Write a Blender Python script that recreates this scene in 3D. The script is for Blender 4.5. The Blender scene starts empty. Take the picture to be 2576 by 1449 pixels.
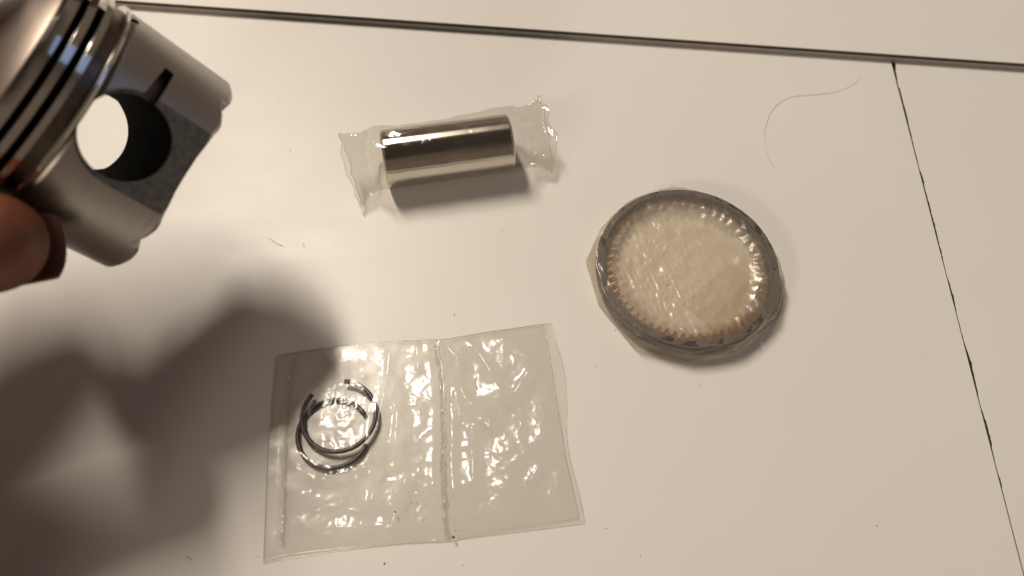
import bpy, bmesh, math, random
from mathutils import Vector, Matrix, noise as mnoise
S = bpy.context.scene
C = S.collection
R = math.radians
MM = 0.001

# ------------------------------------------------------------------ camera
# phone held about 17 cm over the table, pitched 28.5 degrees off straight down
F_PX, CX, CY = 1936.0, 1288.0, 724.5
RIGHT = Vector((0.99756405, 0.06130318, 0.03328491))
DOWN = Vector((0.06975647, -0.87667636, -0.47599643))
FWD = Vector((0.0, 0.47715876, -0.87881711))
CAM = Vector((0.0, -80.35353523, 147.99280177))            # mm
cd = bpy.data.cameras.new('camera')
cam = bpy.data.objects.new('camera', cd); C.objects.link(cam)
cam.matrix_world = Matrix(((RIGHT.x, -DOWN.x, -FWD.x, CAM.x * MM),
                           (RIGHT.y, -DOWN.y, -FWD.y, CAM.y * MM),
                           (RIGHT.z, -DOWN.z, -FWD.z, CAM.z * MM), (0, 0, 0, 1)))
cd.sensor_width = 36; cd.lens = F_PX / 2576 * 36
cd.clip_start = 0.005; cd.clip_end = 20
cd.dof.use_dof = True; cd.dof.focus_distance = 0.166; cd.dof.aperture_fstop = 15
S.camera = cam

def at(x, y, z=0.0):
    """point of the place (mm) at height z that the photograph shows at x, y of its 2576 px width"""
    d = RIGHT * ((x - CX) / F_PX) + DOWN * ((y - CY) / F_PX) + FWD
    return CAM + d * ((z - CAM.z) / d.z)

# ------------------------------------------------------------------ light
w = bpy.data.worlds.new('World'); S.world = w; w.use_nodes = True
wn = w.node_tree.nodes; wl = w.node_tree.links
bg = wn['Background']
tc = wn.new('ShaderNodeTexCoord'); nz = wn.new('ShaderNodeTexNoise'); cr = wn.new('ShaderNodeValToRGB')
nz.inputs['Scale'].default_value = 2.6; nz.inputs['Detail'].default_value = 2
sp = wn.new('ShaderNodeSeparateXYZ'); mx = wn.new('ShaderNodeMath'); mx.operation = 'MULTIPLY_ADD'
wl.new(tc.outputs['Generated'], nz.inputs['Vector']); wl.new(tc.outputs['Generated'], sp.inputs[0])
wl.new(nz.outputs['Fac'], mx.inputs[0]); mx.inputs[1].default_value = -0.55; wl.new(sp.outputs['Z'], mx.inputs[2])
# room round the table: lamplit walls low down, dim ceiling overhead
cr.color_ramp.elements[0].position = 0.16; cr.color_ramp.elements[0].color = (0.20, 0.152, 0.115, 1)
cr.color_ramp.elements[1].position = 0.52; cr.color_ramp.elements[1].color = (0.036, 0.027, 0.020, 1)
wl.new(mx.outputs[0], cr.inputs['Fac'])
wl.new(cr.outputs['Color'], bg.inputs['Color']); bg.inputs['Strength'].default_value = 0.72

def area(name, d, dist, sx, sy, power, col, long_dir, target=Vector((0, 0, 0))):
    ld = bpy.data.lights.new(name, 'AREA'); ld.shape = 'RECTANGLE'; ld.size = sx; ld.size_y = sy
    ld.energy = power; ld.color = col
    o = bpy.data.objects.new(name, ld); C.objects.link(o)
    z = d.normalized(); y = (long_dir - z * long_dir.dot(z)).normalized(); x = y.cross(z)
    m = Matrix((x, y, z)).transposed().to_4x4(); m.translation = target + z * dist
    o.matrix_world = m
    return o
# long tube lamp over the far edge of the table
area('tube_lamp', Vector((-0.30, 0.46, 0.84)), 1.00, 0.085, 0.36, 8.9, (1.0, 0.872, 0.725), Vector((0.36, -0.93, 0)), Vector((-0.052, 0, 0.02)))
# weaker lamp low behind the viewer's left shoulder
area('side_lamp', Vector((-0.57, -0.66, 0.50)), 1.10, 0.12, 0.12, 2.3, (1.0, 0.84, 0.67), Vector((0, 0, 1)))
# bluish screen to the right, seen only as a reflection in the piston
area('screen_glow', Vector((0.84, 0.20, 0.50)), 0.50, 0.15, 0.17, 0.04, (0.34, 0.55, 1.0), Vector((0, 1, 0)), Vector((-0.063, -0.005, 0.066)))

S.view_settings.view_transform = 'Standard'; S.view_settings.look = 'None'
S.view_settings.exposure = 0; S.view_settings.gamma = 1
S.render.engine = 'CYCLES'
S.cycles.max_bounces = 16; S.cycles.transparent_max_bounces = 24; S.cycles.glossy_bounces = 6
S.cycles.use_denoising = True
S.cycles.sample_clamp_indirect = 4

# ------------------------------------------------------------------ helpers
def tag(o, label=None, cat=None, group=None, kind=None):
    if label: o['label'] = label
    if cat: o['category'] = cat
    if group: o['group'] = group
    if kind: o['kind'] = kind
    return o
def empty(name, loc):
    o = bpy.data.objects.new(name, None); C.objects.link(o); o.location = Vector(loc) * MM
    o.empty_display_size = 0.005
    return o
def mesh_obj(name, V, Fc, mat, parent=None, base=None, smooth=True, mats=None, fmi=None):
    """V in mm in the place; base = origin (mm); parts take their thing's origin"""
    b = Vector(base) if base is not None else (PB[parent.name] if parent else Vector((0, 0, 0)))
    me = bpy.data.meshes.new(name)
    me.from_pydata([(Vector(v) - b) * MM for v in V], [], Fc)
    for m in (mats or [mat]): me.materials.append(m)
    if fmi: me.polygons.foreach_set('material_index', fmi)
    if smooth: me.polygons.foreach_set('use_smooth', [True] * len(me.polygons))
    me.update()
    o = bpy.data.objects.new(name, me); C.objects.link(o)
    if parent: o.parent = parent
    else: o.location = b * MM
    PB[o.name] = b
    return o
PB = {}
def thing(name, base, label, cat, group=None):
    o = empty(name, base); PB[o.name] = Vector(base); tag(o, label, cat, group); return o
def fix_normals(o):
    bm = bmesh.new(); bm.from_mesh(o.data); bmesh.ops.recalc_face_normals(bm, faces=bm.faces); bm.to_mesh(o.data); bm.free()
def sharp(o, ang=35):
    me = o.data
    bm = bmesh.new(); bm.from_mesh(me)
    for e in bm.edges:
        e.smooth = not (len(e.link_faces) == 2 and e.calc_face_angle(0) > R(ang))
    bm.to_mesh(me); bm.free()

def tri(x):
    x = x - math.floor(x); return 1 - abs(2 * x - 1)
DIRS = [(math.cos(a), math.sin(a), 0.7 + 0.6 * math.sin(a * 7)) for a in (0.2, 0.9, 1.5, 2.2, 2.75)]
def crumple(x, y, f, seed=0.0, warp=0.5):
    """crushed-film relief: flat facets meeting in sharp folds"""
    wx = mnoise.noise(Vector((x * f * 0.7, y * f * 0.7, seed))) * warp; wy = mnoise.noise(Vector((x * f * 0.7, y * f * 0.7, seed + 31))) * warp
    h = 0.0
    for k, (cx_, sx_, fr) in enumerate(DIRS):
        amp = max(0.0, 0.35 + 1.3 * mnoise.noise(Vector((x * f * 0.55 + 13 * k, y * f * 0.55, seed + 7 * k))))
        h += amp * (tri((x * cx_ + y * sx_) * f * fr + wx * 1.2 + k * 0.37 + wy) - 0.5)
    return h
def fbm(x, y, z=0.0, o=4):
    return mnoise.fractal(Vector((x, y, z)), 1.0, 2.0, o)

# ------------------------------------------------------------------ materials
def new_mat(name):
    m = bpy.data.materials.new(name); m.use_nodes = True
    n = m.node_tree.nodes; n.clear()
    out = n.new('ShaderNodeOutputMaterial')
    return m, n, m.node_tree.links, out
def coords(n, l, scale=(1, 1, 1), kind='Object'):
    t = n.new('ShaderNodeTexCoord'); mp = n.new('ShaderNodeMapping'); mp.inputs['Scale'].default_value = scale
    l.new(t.outputs[kind], mp.inputs['Vector']); return mp.outputs['Vector']
def noise(n, l, vec, scale, detail=4, rough=0.55):
    t = n.new('ShaderNodeTexNoise'); t.inputs['Scale'].default_value = scale; t.inputs['Detail'].default_value = detail
    t.inputs['Roughness'].default_value = rough; l.new(vec, t.inputs['Vector']); return t.outputs['Fac']
def ramp(n, l, fac, stops):
    c = n.new('ShaderNodeValToRGB'); e = c.color_ramp.elements
    e[0].position, e[0].color = stops[0][0], (*stops[0][1], 1); e[1].position, e[1].color = stops[-1][0], (*stops[-1][1], 1)
    for p, col in stops[1:-1]:
        k = e.new(p); k.color = (*col, 1)
    l.new(fac, c.inputs['Fac']); return c.outputs['Color']
def bump(n, l, h, strength, dist, normal=None):
    b = n.new('ShaderNodeBump'); b.inputs['Strength'].default_value = strength; b.inputs['Distance'].default_value = dist
    l.new(h, b.inputs['Height'])
    if normal: l.new(normal, b.inputs['Normal'])
    return b.outputs['Normal']
def vmap(n, l, v, a, b):
    t = n.new('ShaderNodeMapRange'); t.inputs['To Min'].default_value = a; t.inputs['To Max'].default_value = b
    l.new(v, t.inputs['Value']); return t.outputs['Result']

def principled(name, col, rough, metal=0.0, spec=0.5, bump_scale=None, bump_s=0.1, bump_d=1e-4, var=0.0, scale=(1, 1, 1), rvar=0.0, nscale=60, sss=0.0):
    m, n, l, out = new_mat(name)
    p = n.new('ShaderNodeBsdfPrincipled'); l.new(p.outputs[0], out.inputs[0])
    p.inputs['Metallic'].default_value = metal; p.inputs['Specular IOR Level'].default_value = spec
    v = coords(n, l, scale)
    nf = noise(n, l, v, nscale, 5)
    lo = tuple(c * (1 - var) for c in col); hi = tuple(min(1, c * (1 + var)) for c in col)
    l.new(ramp(n, l, nf, [(0.3, lo), (0.7, hi)]), p.inputs['Base Color'])
    l.new(vmap(n, l, nf, max(0, rough - rvar), rough + rvar), p.inputs['Roughness'])
    if bump_scale:
        l.new(bump(n, l, noise(n, l, v, bump_scale, 5), bump_s, bump_d), p.inputs['Normal'])
    if sss:
        p.inputs['Subsurface Weight'].default_value = sss; p.inputs['Subsurface Radius'].default_value = (1.0, 0.35, 0.2)
        p.inputs['Subsurface Scale'].default_value = 0.004
    return m

M = {}
# white melamine of the table top: faint orange peel, faint smudges
def table_mat():
    m, n, l, out = new_mat('white_melamine')
    p = n.new('ShaderNodeBsdfPrincipled'); l.new(p.outputs[0], out.inputs[0])
    v = coords(n, l)
    big = noise(n, l, v, 14, 3); fine = noise(n, l, v, 1500, 3)
    l.new(ramp(n, l, big, [(0.3, (0.755, 0.742, 0.710)), (0.7, (0.785, 0.772, 0.742))]), p.inputs['Base Color'])
    sm = noise(n, l, coords(n, l, (1, 2.2, 1)), 55, 6, 0.65)
    l.new(vmap(n, l, sm, 0.33, 0.47), p.inputs['Roughness'])
    p.inputs['Specular IOR Level'].default_value = 0.36
    nb = bump(n, l, fine, 0.12, 6e-5)
    sc1 = noise(n, l, coords(n, l, (1, 0.02, 1)), 900, 2); mk_ = noise(n, l, v, 30, 2)
    ml = n.new('ShaderNodeMath'); ml.operation = 'MULTIPLY'; l.new(sc1, ml.inputs[0]); l.new(mk_, ml.inputs[1])
    l.new(bump(n, l, ml.outputs[0], 0.05, 5e-5, nb), p.inputs['Normal'])
    return m
M['table'] = table_mat()
M['board_core'] = principled('chipboard_core', (0.09, 0.075, 0.058), 0.85, var=0.5, nscale=900, bump_scale=1500, bump_s=0.6)
M['front_edge'] = principled('shade_grey_board_edge', (0.42, 0.39, 0.34), 0.6, var=0.08, nscale=200)  # white board face greyed to the tone of the shadow below it
M['edge'] = principled('dark_board_edge', (0.05, 0.042, 0.032), 0.7, var=0.35, nscale=300)
def ground_steel():
    m, n, l, out = new_mat('ground_steel')
    p = n.new('ShaderNodeBsdfPrincipled'); l.new(p.outputs[0], out.inputs[0]); p.inputs['Metallic'].default_value = 1
    l.new(ramp(n, l, noise(n, l, coords(n, l), 150, 5), [(0.3, (0.66, 0.62, 0.56)), (0.7, (0.74, 0.70, 0.64))]), p.inputs['Base Color'])
    l.new(vmap(n, l, noise(n, l, coords(n, l), 260, 5), 0.15, 0.22), p.inputs['Roughness'])
    tg = n.new('ShaderNodeTangent'); tg.direction_type = 'RADIAL'; tg.axis = 'X'
    l.new(tg.outputs[0], p.inputs['Tangent']); p.inputs['Anisotropic'].default_value = 0.9; p.inputs['Anisotropic Rotation'].default_value = 0.25
    l.new(bump(n, l, noise(n, l, coords(n, l, (1, 0.05, 0.05)), 1800, 3), 0.05, 5e-5), p.inputs['Normal'])
    return m
M['steel'] = ground_steel()
M['clip'] = principled('dark_spring_steel', (0.115, 0.10, 0.098), 0.45, metal=1, var=0.25, nscale=700)
M['ring_iron'] = principled('dark_cast_iron', (0.085, 0.068, 0.072), 0.5, metal=0.5, var=0.3, nscale=500)
M['copper'] = principled('coppery_oil_ring_steel', (0.44, 0.27, 0.17), 0.45, metal=0.5, var=0.35, nscale=600)
M['hair'] = principled('brown_hair', (0.42, 0.34, 0.25), 0.5, var=0.1)
M['dust'] = principled('dark_dust_and_slit', (0.05, 0.038, 0.028), 0.9, var=0.4, nscale=800)
M['nail'] = principled('fingernail', (0.20, 0.10, 0.065), 0.45, var=0.08)
def skin_mat():
    m, n, l, out = new_mat('skin')
    p = n.new('ShaderNodeBsdfPrincipled'); l.new(p.outputs[0], out.inputs[0])
    v = coords(n, l)
    l.new(ramp(n, l, noise(n, l, v, 160, 5), [(0.3, (0.13, 0.038, 0.016)), (0.55, (0.165, 0.050, 0.022)), (0.75, (0.195, 0.063, 0.030))]), p.inputs['Base Color'])
    p.inputs['Roughness'].default_value = 0.52
    p.inputs['Subsurface Weight'].default_value = 0.35; p.inputs['Subsurface Radius'].default_value = (1.0, 0.3, 0.15); p.inputs['Subsurface Scale'].default_value = 0.003
    wv = n.new('ShaderNodeTexWave'); wv.inputs['Scale'].default_value = 260; wv.inputs['Distortion'].default_value = 9; wv.inputs['Detail'].default_value = 2; wv.inputs['Detail Scale'].default_value = 0.4
    l.new(v, wv.inputs['Vector'])
    l.new(bump(n, l, wv.outputs['Fac'], 0.12, 1e-4), p.inputs['Normal'])
    return m
M['skin'] = skin_mat()
# piston aluminium: turned (fine rings along the axis = object X of the parts), satin skirt, cast flat
def turned(name, col, rough, lines, ls, ld, aniso=0.5):
    m, n, l, out = new_mat(name)
    p = n.new('ShaderNodeBsdfPrincipled'); l.new(p.outputs[0], out.inputs[0]); p.inputs['Metallic'].default_value = 1
    v = coords(n, l, (1, 0.02, 0.02))
    l.new(ramp(n, l, noise(n, l, coords(n, l), 120, 5), [(0.3, tuple(c * 0.93 for c in col)), (0.7, col)]), p.inputs['Base Color'])
    l.new(vmap(n, l, noise(n, l, coords(n, l), 200, 4), rough * 0.85, rough * 1.2), p.inputs['Roughness'])
    l.new(bump(n, l, noise(n, l, v, lines, 3), ls, ld), p.inputs['Normal'])
    return m
M['turned'] = turned('turned_aluminium', (0.72, 0.68, 0.63), 0.10, 2600, 0.03, 4e-5)
M['satin'] = turned('satin_aluminium', (0.46, 0.435, 0.405), 0.34, 2200, 0.55, 6e-5)
M['notch'] = principled('dark_milled_notch', (0.16, 0.14, 0.125), 0.35, metal=1, var=0.3, nscale=600)  # metal colour darkened so the notch and oil groove look shaded
M['dome'] = principled('satin_crown_aluminium', (0.44, 0.365, 0.32), 0.5, metal=1, var=0.05, nscale=150)
M['cast'] = principled('cast_aluminium', (0.21, 0.205, 0.205), 0.55, metal=1, var=0.25, nscale=900, bump_scale=1500, bump_s=0.9, bump_d=2.5e-4)
M['bore'] = principled('dark_oiled_bore', (0.008, 0.007, 0.006), 0.8, spec=0.02, var=0.2, nscale=300)  # near-black colour stands in for the shade inside bore, grooves and slots

def film_mat(name, tint, milk, milk_col, rough, bscale, bstr, bdist, edge=1.0, vor=None, milk_var=0.0, f0=0.05, radial=None):
    """thin clear plastic: see-through, a little milky, glossy; wrinkle relief fine below the mesh"""
    m, n, l, out = new_mat(name)
    v = coords(n, l)
    h = noise(n, l, v, bscale, 5, 0.6)
    nrm = bump(n, l, h, bstr, bdist)
    if vor:
        vt = n.new('ShaderNodeTexVoronoi'); vt.feature = 'DISTANCE_TO_EDGE'; vt.inputs['Scale'].default_value = vor[0]
        wob = n.new('ShaderNodeMix'); wob.data_type = 'VECTOR'; wob.inputs['Factor'].default_value = 0.02
        nt = n.new('ShaderNodeTexNoise'); nt.inputs['Scale'].default_value = bscale * 0.6; l.new(v, nt.inputs['Vector'])
        l.new(v, wob.inputs['A']); l.new(nt.outputs['Color'], wob.inputs['B']); l.new(wob.outputs['Result'], vt.inputs['Vector'])
        nrm = bump(n, l, vt.outputs['Distance'], vor[1], vor[2], nrm)
    tr = n.new('ShaderNodeBsdfTransparent'); tr.inputs['Color'].default_value = (*tint, 1)
    df = n.new('ShaderNodeBsdfDiffuse'); df.inputs['Color'].default_value = (*milk_col, 1)
    tl = n.new('ShaderNodeBsdfTranslucent'); tl.inputs['Color'].default_value = (*milk_col, 1)
    l.new(nrm, df.inputs['Normal'])
    mk = n.new('ShaderNodeMixShader'); mk.inputs[0].default_value = 0.45
    l.new(df.outputs[0], mk.inputs[1]); l.new(tl.outputs[0], mk.inputs[2])
    b = n.new('ShaderNodeMixShader'); b.inputs[0].default_value = milk
    if radial:
        ln = n.new('ShaderNodeVectorMath'); ln.operation = 'LENGTH'; l.new(v, ln.inputs[0])
        ad = n.new('ShaderNodeMath'); ad.operation = 'MULTIPLY_ADD'; l.new(noise(n, l, v, 260, 6, 0.65), ad.inputs[0]); ad.inputs[1].default_value = 0.006; l.new(ln.outputs['Value'], ad.inputs[2])
        mr = n.new('ShaderNodeMapRange'); mr.interpolation_type = 'SMOOTHSTEP'; l.new(ad.outputs[0], mr.inputs['Value'])
        for k_, v_ in zip(('From Min', 'From Max', 'To Min', 'To Max'), radial): mr.inputs[k_].default_value = v_
        l.new(mr.outputs[0], b.inputs[0])
    elif milk_var: l.new(vmap(n, l, noise(n, l, v, 220, 6, 0.65), max(0, milk - milk_var), milk + milk_var), b.inputs[0])
    l.new(tr.outputs[0], b.inputs[1]); l.new(mk.outputs[0], b.inputs[2])
    gl = n.new('ShaderNodeBsdfGlossy'); gl.inputs['Roughness'].default_value = rough; l.new(nrm, gl.inputs['Normal'])
    lw = n.new('ShaderNodeLayerWeight'); lw.inputs['Blend'].default_value = 0.5; l.new(nrm, lw.inputs['Normal'])
    pw = n.new('ShaderNodeMath'); pw.operation = 'POWER'; pw.inputs[1].default_value = 4.0; l.new(lw.outputs['Facing'], pw.inputs[0])
    fr = vmap(n, l, pw.outputs[0], f0, 0.75 * edge)
    fx = n.new('ShaderNodeMixShader'); l.new(fr, fx.inputs[0]); l.new(b.outputs[0], fx.inputs[1]); l.new(gl.outputs[0], fx.inputs[2])
    l.new(fx.outputs[0], out.inputs[0])
    return m
M['bag'] = film_mat('bag_film', (0.988, 0.984, 0.972), 0.03, (0.8, 0.77, 0.68), 0.23, 420, 0.10, 1.6e-4, f0=0.08)
M['bag_seam'] = film_mat('bag_seam_film', (0.94, 0.93, 0.89), 0.08, (0.8, 0.77, 0.68), 0.16, 700, 0.3, 2e-4, f0=0.15)
M['wrap'] = film_mat('pin_wrap_film', (0.96, 0.95, 0.925), 0.02, (0.8, 0.75, 0.66), 0.12, 220, 0.15, 2e-4, f0=0.10)
M['pack'] = film_mat('ring_pack_film', (0.95, 0.92, 0.86), 0.27, (0.93, 0.86, 0.74), 0.27, 800, 0.5, 1.6e-4, f0=0.05, radial=(0.0175, 0.0212, 0.64, 0.19))
M['pack_flap'] = film_mat('ring_pack_flap_film', (0.975, 0.965, 0.94), 0.05, (0.80, 0.71, 0.56), 0.18, 500, 0.3, 2e-4)

# ------------------------------------------------------------------ table
SEAM_Y, RAISE = 76.7, 2.3
core = mesh_obj('table_top', *(lambda x0, x1, y0, y1, z0, z1: ([(x, y, z) for z in (z0, z1) for x, y in ((x0, y0), (x1, y0), (x1, y1), (x0, y1))],
      [(3, 2, 1, 0), (4, 5, 6, 7), (0, 1, 5, 4), (1, 2, 6, 5), (2, 3, 7, 6), (3, 0, 4, 7)]))(-420, 420, -330, 330, -22, -4.0), M['board_core'], base=(0, 0, 0), smooth=False)
tag(core, kind='structure')
def groove_x(y): return 97.9 - 0.0165 * (y - 0)
def prism(name, poly, z0, z1, mat, parent, bevel=0.0, side=None):
    n = len(poly); V = []
    Fc = []
    if bevel:
        cx = sum(p[0] for p in poly) / n; cy = sum(p[1] for p in poly) / n
        V = [(x, y, z0) for x, y in poly] + [(x, y, z1 - bevel) for x, y in poly]
        ins = []
        for i in range(n):
            a, b, c = Vector(poly[i - 1]), Vector(poly[i]), Vector(poly[(i + 1) % n])
            d = (b - a).normalized() + (c - b).normalized(); nn = Vector((-d.y, d.x)).normalized() * bevel
            ins.append((b.x + nn.x, b.y + nn.y, z1))
        V += ins
        Fc = [tuple(range(n - 1, -1, -1)), tuple(range(2 * n, 3 * n))]
        for k in (0, 1):
            Fc += [(k * n + i, k * n + (i + 1) % n, (k + 1) * n + (i + 1) % n, (k + 1) * n + i) for i in range(n)]
    if side: return mesh_obj(name, V, Fc, mat, parent, smooth=False, mats=[mat, side], fmi=[1, 0] + [1] * n + [0] * n)
    return mesh_obj(name, V, Fc, mat, parent, smooth=False)
# left board: clean edge along the groove
ys = [-330 + k * (SEAM_Y + 2 + 330) / 40 for k in range(41)]
prism('board', [(-420, -330), (groove_x(-330) - 0.12, -330)] + [(groove_x(y) - 0.12, y) for y in ys[1:]] + [(-420, SEAM_Y + 2)], -3.9, 0.0, M['table'], core, 0.10, M['board_core'])
# right board: chipped edge
random.seed(4)
edge = []
y = -330.0
chips = []
while y < SEAM_Y + 2:
    if -62 < y < 78:
        base = 0.08 if y < 25 else 0.20
        q_ = mnoise.noise(Vector((y * 0.13, y * 0.031 + 3.37, 0.41)))
        g = base + 0.35 * q_ + 0.13 * mnoise.noise(Vector((y * 0.93, y * 0.21 + 7.7, 0.63)))
        c_ = mnoise.noise(Vector((y * 0.21 + 0.4, y * 0.09 + 1.77, 2.57)))
        if c_ > 0.10: g += min(0.22, 1.4 * (c_ - 0.10)) * (0.7 + 0.6 * abs(mnoise.noise(Vector((y * 2.3, 5.3, 0.5)))))
        if y > 70: g += 0.45 * (y - 70) / 7
        edge.append((groove_x(y) + max(0.05, g), y)); y += 0.35
    else:
        edge.append((groove_x(y) + 0.3, y)); y += 12
rb = prism('board', [(420, SEAM_Y + 2)] + [(x, yy) for x, yy in reversed(edge)] + [(420, -330)], -3.9, -0.02, M['table'], core, 0.05, M['board_core'])
# far board: raised a few millimetres, front face in shadow grey under a dark strip
fb = prism('board', [(-420, SEAM_Y), (420, SEAM_Y), (420, 330), (-420, 330)], -3.9, RAISE, M['table'], core, 0.12, M['front_edge'])
st = mesh_obj('edge_strip', *(lambda: ([(-419, SEAM_Y - 0.15, RAISE - 0.95), (419, SEAM_Y - 0.15, RAISE - 0.95), (419, SEAM_Y - 0.15, RAISE - 0.3), (-419, SEAM_Y - 0.15, RAISE - 0.3),
       (-419, SEAM_Y + 0.1, RAISE - 0.95), (419, SEAM_Y + 0.1, RAISE - 0.95), (419, SEAM_Y + 0.1, RAISE - 0.3), (-419, SEAM_Y + 0.1, RAISE - 0.3)],
       [(0, 1, 2, 3), (3, 2, 6, 7), (1, 0, 4, 5), (0, 3, 7, 4), (2, 1, 5, 6)]))(), M['edge'], core, smooth=False)

# ------------------------------------------------------------------ lathes and tubes
def lathe(profile, axis_o, ax, e1, e2, n=96, a0=0.0, a1=2 * math.pi, closed_prof=True):
    """profile (t along axis, radius); full or partial turn, closed solid of revolution"""
    full = abs(a1 - a0 - 2 * math.pi) < 1e-6
    m = len(profile); V = []; Fc = []
    steps = n if full else n + 1
    for i in range(steps):
        a = a0 + (a1 - a0) * i / n
        r = e1 * math.cos(a) + e2 * math.sin(a)
        for t, rad in profile: V.append(axis_o + ax * t + r * rad)
    for i in range(n):
        j = (i + 1) % steps
        for k in range(m if closed_prof else m - 1):
            k2 = (k + 1) % m
            Fc.append((i * m + k, i * m + k2, j * m + k2, j * m + k))
    if not full and closed_prof:
        Fc.append(tuple(range(m - 1, -1, -1))); Fc.append(tuple((steps - 1) * m + k for k in range(m)))
    return V, Fc
def tube(pts, rad, n=8, taper=None):
    V = []; Fc = []
    up = Vector((0, 0, 1))
    for i, p in enumerate(pts):
        d = (pts[min(i + 1, len(pts) - 1)] - pts[max(i - 1, 0)]).normalized()
        s = d.cross(up)
        s = s.normalized() if s.length > 1e-6 else Vector((1, 0, 0))
        u = s.cross(d)
        r = rad * (taper(i / (len(pts) - 1)) if taper else 1)
        for k in range(n):
            a = 2 * math.pi * k / n; V.append(p + s * (r * math.cos(a)) + u * (r * math.sin(a)))
    for i in range(len(pts) - 1):
        for k in range(n):
            k2 = (k + 1) % n; Fc.append((i * n + k, i * n + k2, (i + 1) * n + k2, (i + 1) * n + k))
    Fc.append(tuple(range(n - 1, -1, -1))); Fc.append(tuple((len(pts) - 1) * n + k for k in range(n)))
    return V, Fc
def smooth_path(P, n):
    out = []
    for i in range(len(P) - 1):
        p0, p1, p2, p3 = P[max(i - 1, 0)], P[i], P[i + 1], P[min(i + 2, len(P) - 1)]
        for k in range(n):
            t = k / n
            out.append(0.5 * ((2 * p1) + (p2 - p0) * t + (2 * p0 - 5 * p1 + 4 * p2 - p3) * t * t + (3 * p1 - p0 - 3 * p2 + p3) * t ** 3))
    out.append(P[-1]); return out

# ------------------------------------------------------------------ piston
PO = Vector((-70.03, -1.08, 46.01))
PA = Vector((0.65129, -0.04570, -0.75745)); PP = Vector((0.64367, -0.49538, 0.58334)); PQ = PA.cross(PP)
def PW(a, p, q): return PO + PA * a + PP * p + PQ * q          # piston frame (axis, pin axis, thrust) -> place
piston = empty('piston', PO)
pm = Matrix((PA, PP, PQ)).transposed().to_4x4(); pm.translation = PO * MM
piston.matrix_world = pm
PB[piston.name] = Vector((0, 0, 0))
tag(piston, 'silver aluminium engine piston with ring grooves and round pin hole, held up by the hand', 'piston')
X, Y, Zv, O0 = Vector((1, 0, 0)), Vector((0, 1, 0)), Vector((0, 0, 1)), Vector((0, 0, 0))
A1, RB, RS, FLAT = -15.72, 19.5, 19.17, 17.66
def ring_part(name, prof, mat, parent=piston, n=160):
    o = mesh_obj(name, *lathe(prof, O0, X, Y, Zv, n), mat, parent); fix_normals(o); sharp(o, 30); return o
# crown with the top land, chamfered rim and a shallow dish
ring_part('crown', [(A1 - 7.9, 0.01), (A1 - 7.8, 1.5), (A1 - 7.2, 4.0), (A1 - 5.4, 8.2), (A1 - 3.5, 12.2), (A1 - 1.6, 16.0), (A1 - 0.5, 18.0), (A1 + 0.03, 18.5), (A1 + 0.5, 18.5), (A1 + 0.5, 0.01)], M['dome'])
ring_part('ring_land', [(A1 + 0.1, 16.0), (A1, 18.4), (A1, 18.7), (A1 + 0.05, RB - 0.55), (A1 + 0.5, RB - 0.06), (A1 + 0.75, RB), (-13.68, RB), (-13.63, RB - 0.05), (-13.62, 16.0)], M['turned'])
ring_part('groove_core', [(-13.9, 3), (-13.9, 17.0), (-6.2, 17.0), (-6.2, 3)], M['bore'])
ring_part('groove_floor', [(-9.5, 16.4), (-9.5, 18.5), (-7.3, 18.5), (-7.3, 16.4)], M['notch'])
ring_part('ring_land', [(-12.62, 16.5), (-12.61, RB - 0.05), (-12.56, RB), (-11.52, RB), (-11.47, RB - 0.05), (-11.46, 16.5)], M['turned'])
ring_part('ring_land', [(-10.40, 16.5), (-10.39, RB - 0.05), (-10.34, RB), (-9.42, RB), (-9.37, RB - 0.05), (-9.36, 16.5)], M['turned'])
ring_part('ring_land', [(-7.45, 16.5), (-7.42, RB - 0.15), (-7.28, RB), (-6.86, RB - 0.02), (-6.74, RB - 0.12), (-6.62, RS - 0.55), (-6.40, RS - 0.50), (-6.30, RS - 0.6), (-6.28, 16.5)], M['turned'])

# skirt: open shell with a bottom rim that rises and falls, flats, pin bosses and bore
def a_bottom(ang):
    k = abs(ang) % 180.0
    if k > 90: k = 180 - k
    T = [(0, 9.95), (10, 10.0), (18, 10.25), (24, 10.6), (28, 11.0), (32, 11.15), (38, 10.85), (43, 10.3), (46.0, 10.25), (46.6, 11.2), (50, 11.7), (58, 12.1), (70, 12.15), (90, 12.2)]
    for (x0, y0), (x1, y1) in zip(T, T[1:]):
        if k <= x1: return y0 + (y1 - y0) * (k - x0) / (x1 - x0)
    return 12.2
def skirt_shell():
    n, m = 360, 30
    V = []; Fc = []
    for i in range(n):
        ang = 360.0 * i / n - 180; ab = a_bottom(ang); c, s_ = math.cos(R(ang)), math.sin(R(ang))
        row = []
        for k in range(m + 1):
            a = -6.35 + (ab + 6.35) * k / m
            t = max(0.0, (a - (ab - 0.7)) / 0.7)
            row.append((a, RS - 0.35 * t * t - 0.25 * max(0, (t - 0.8) / 0.2) - (0.25 if k == 0 else 0)))
        inner = [(ab - 0.05, 16.6), (-2.0, 16.2), (-3.0, 14.5), (-3.0, 0.05), (-6.35, 0.05)]
        for a, r in row + inner: V.append((a, r * c, r * s_))
    q = m + 1 + 5
    for i in range(n):
        j = (i + 1) % n
        for k in range(q):
            k2 = (k + 1) % q; Fc.append((i * q + k, i * q + k2, j * q + k2, j * q + k))
    return V, Fc
def temp(V, Fc):
    o = mesh_obj('temp', V, Fc, M['satin']); fix_normals(o); return o
def cyl_y(x, z, r, y0, y1, n=72):
    V = [(x + r * math.cos(2 * math.pi * k / n), y, z + r * math.sin(2 * math.pi * k / n)) for y in (y0, y1) for k in range(n)]
    return V, [tuple(range(n)), tuple(range(2 * n - 1, n - 1, -1))] + [(k, n + k, n + (k + 1) % n, (k + 1) % n) for k in range(n)]
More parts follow.
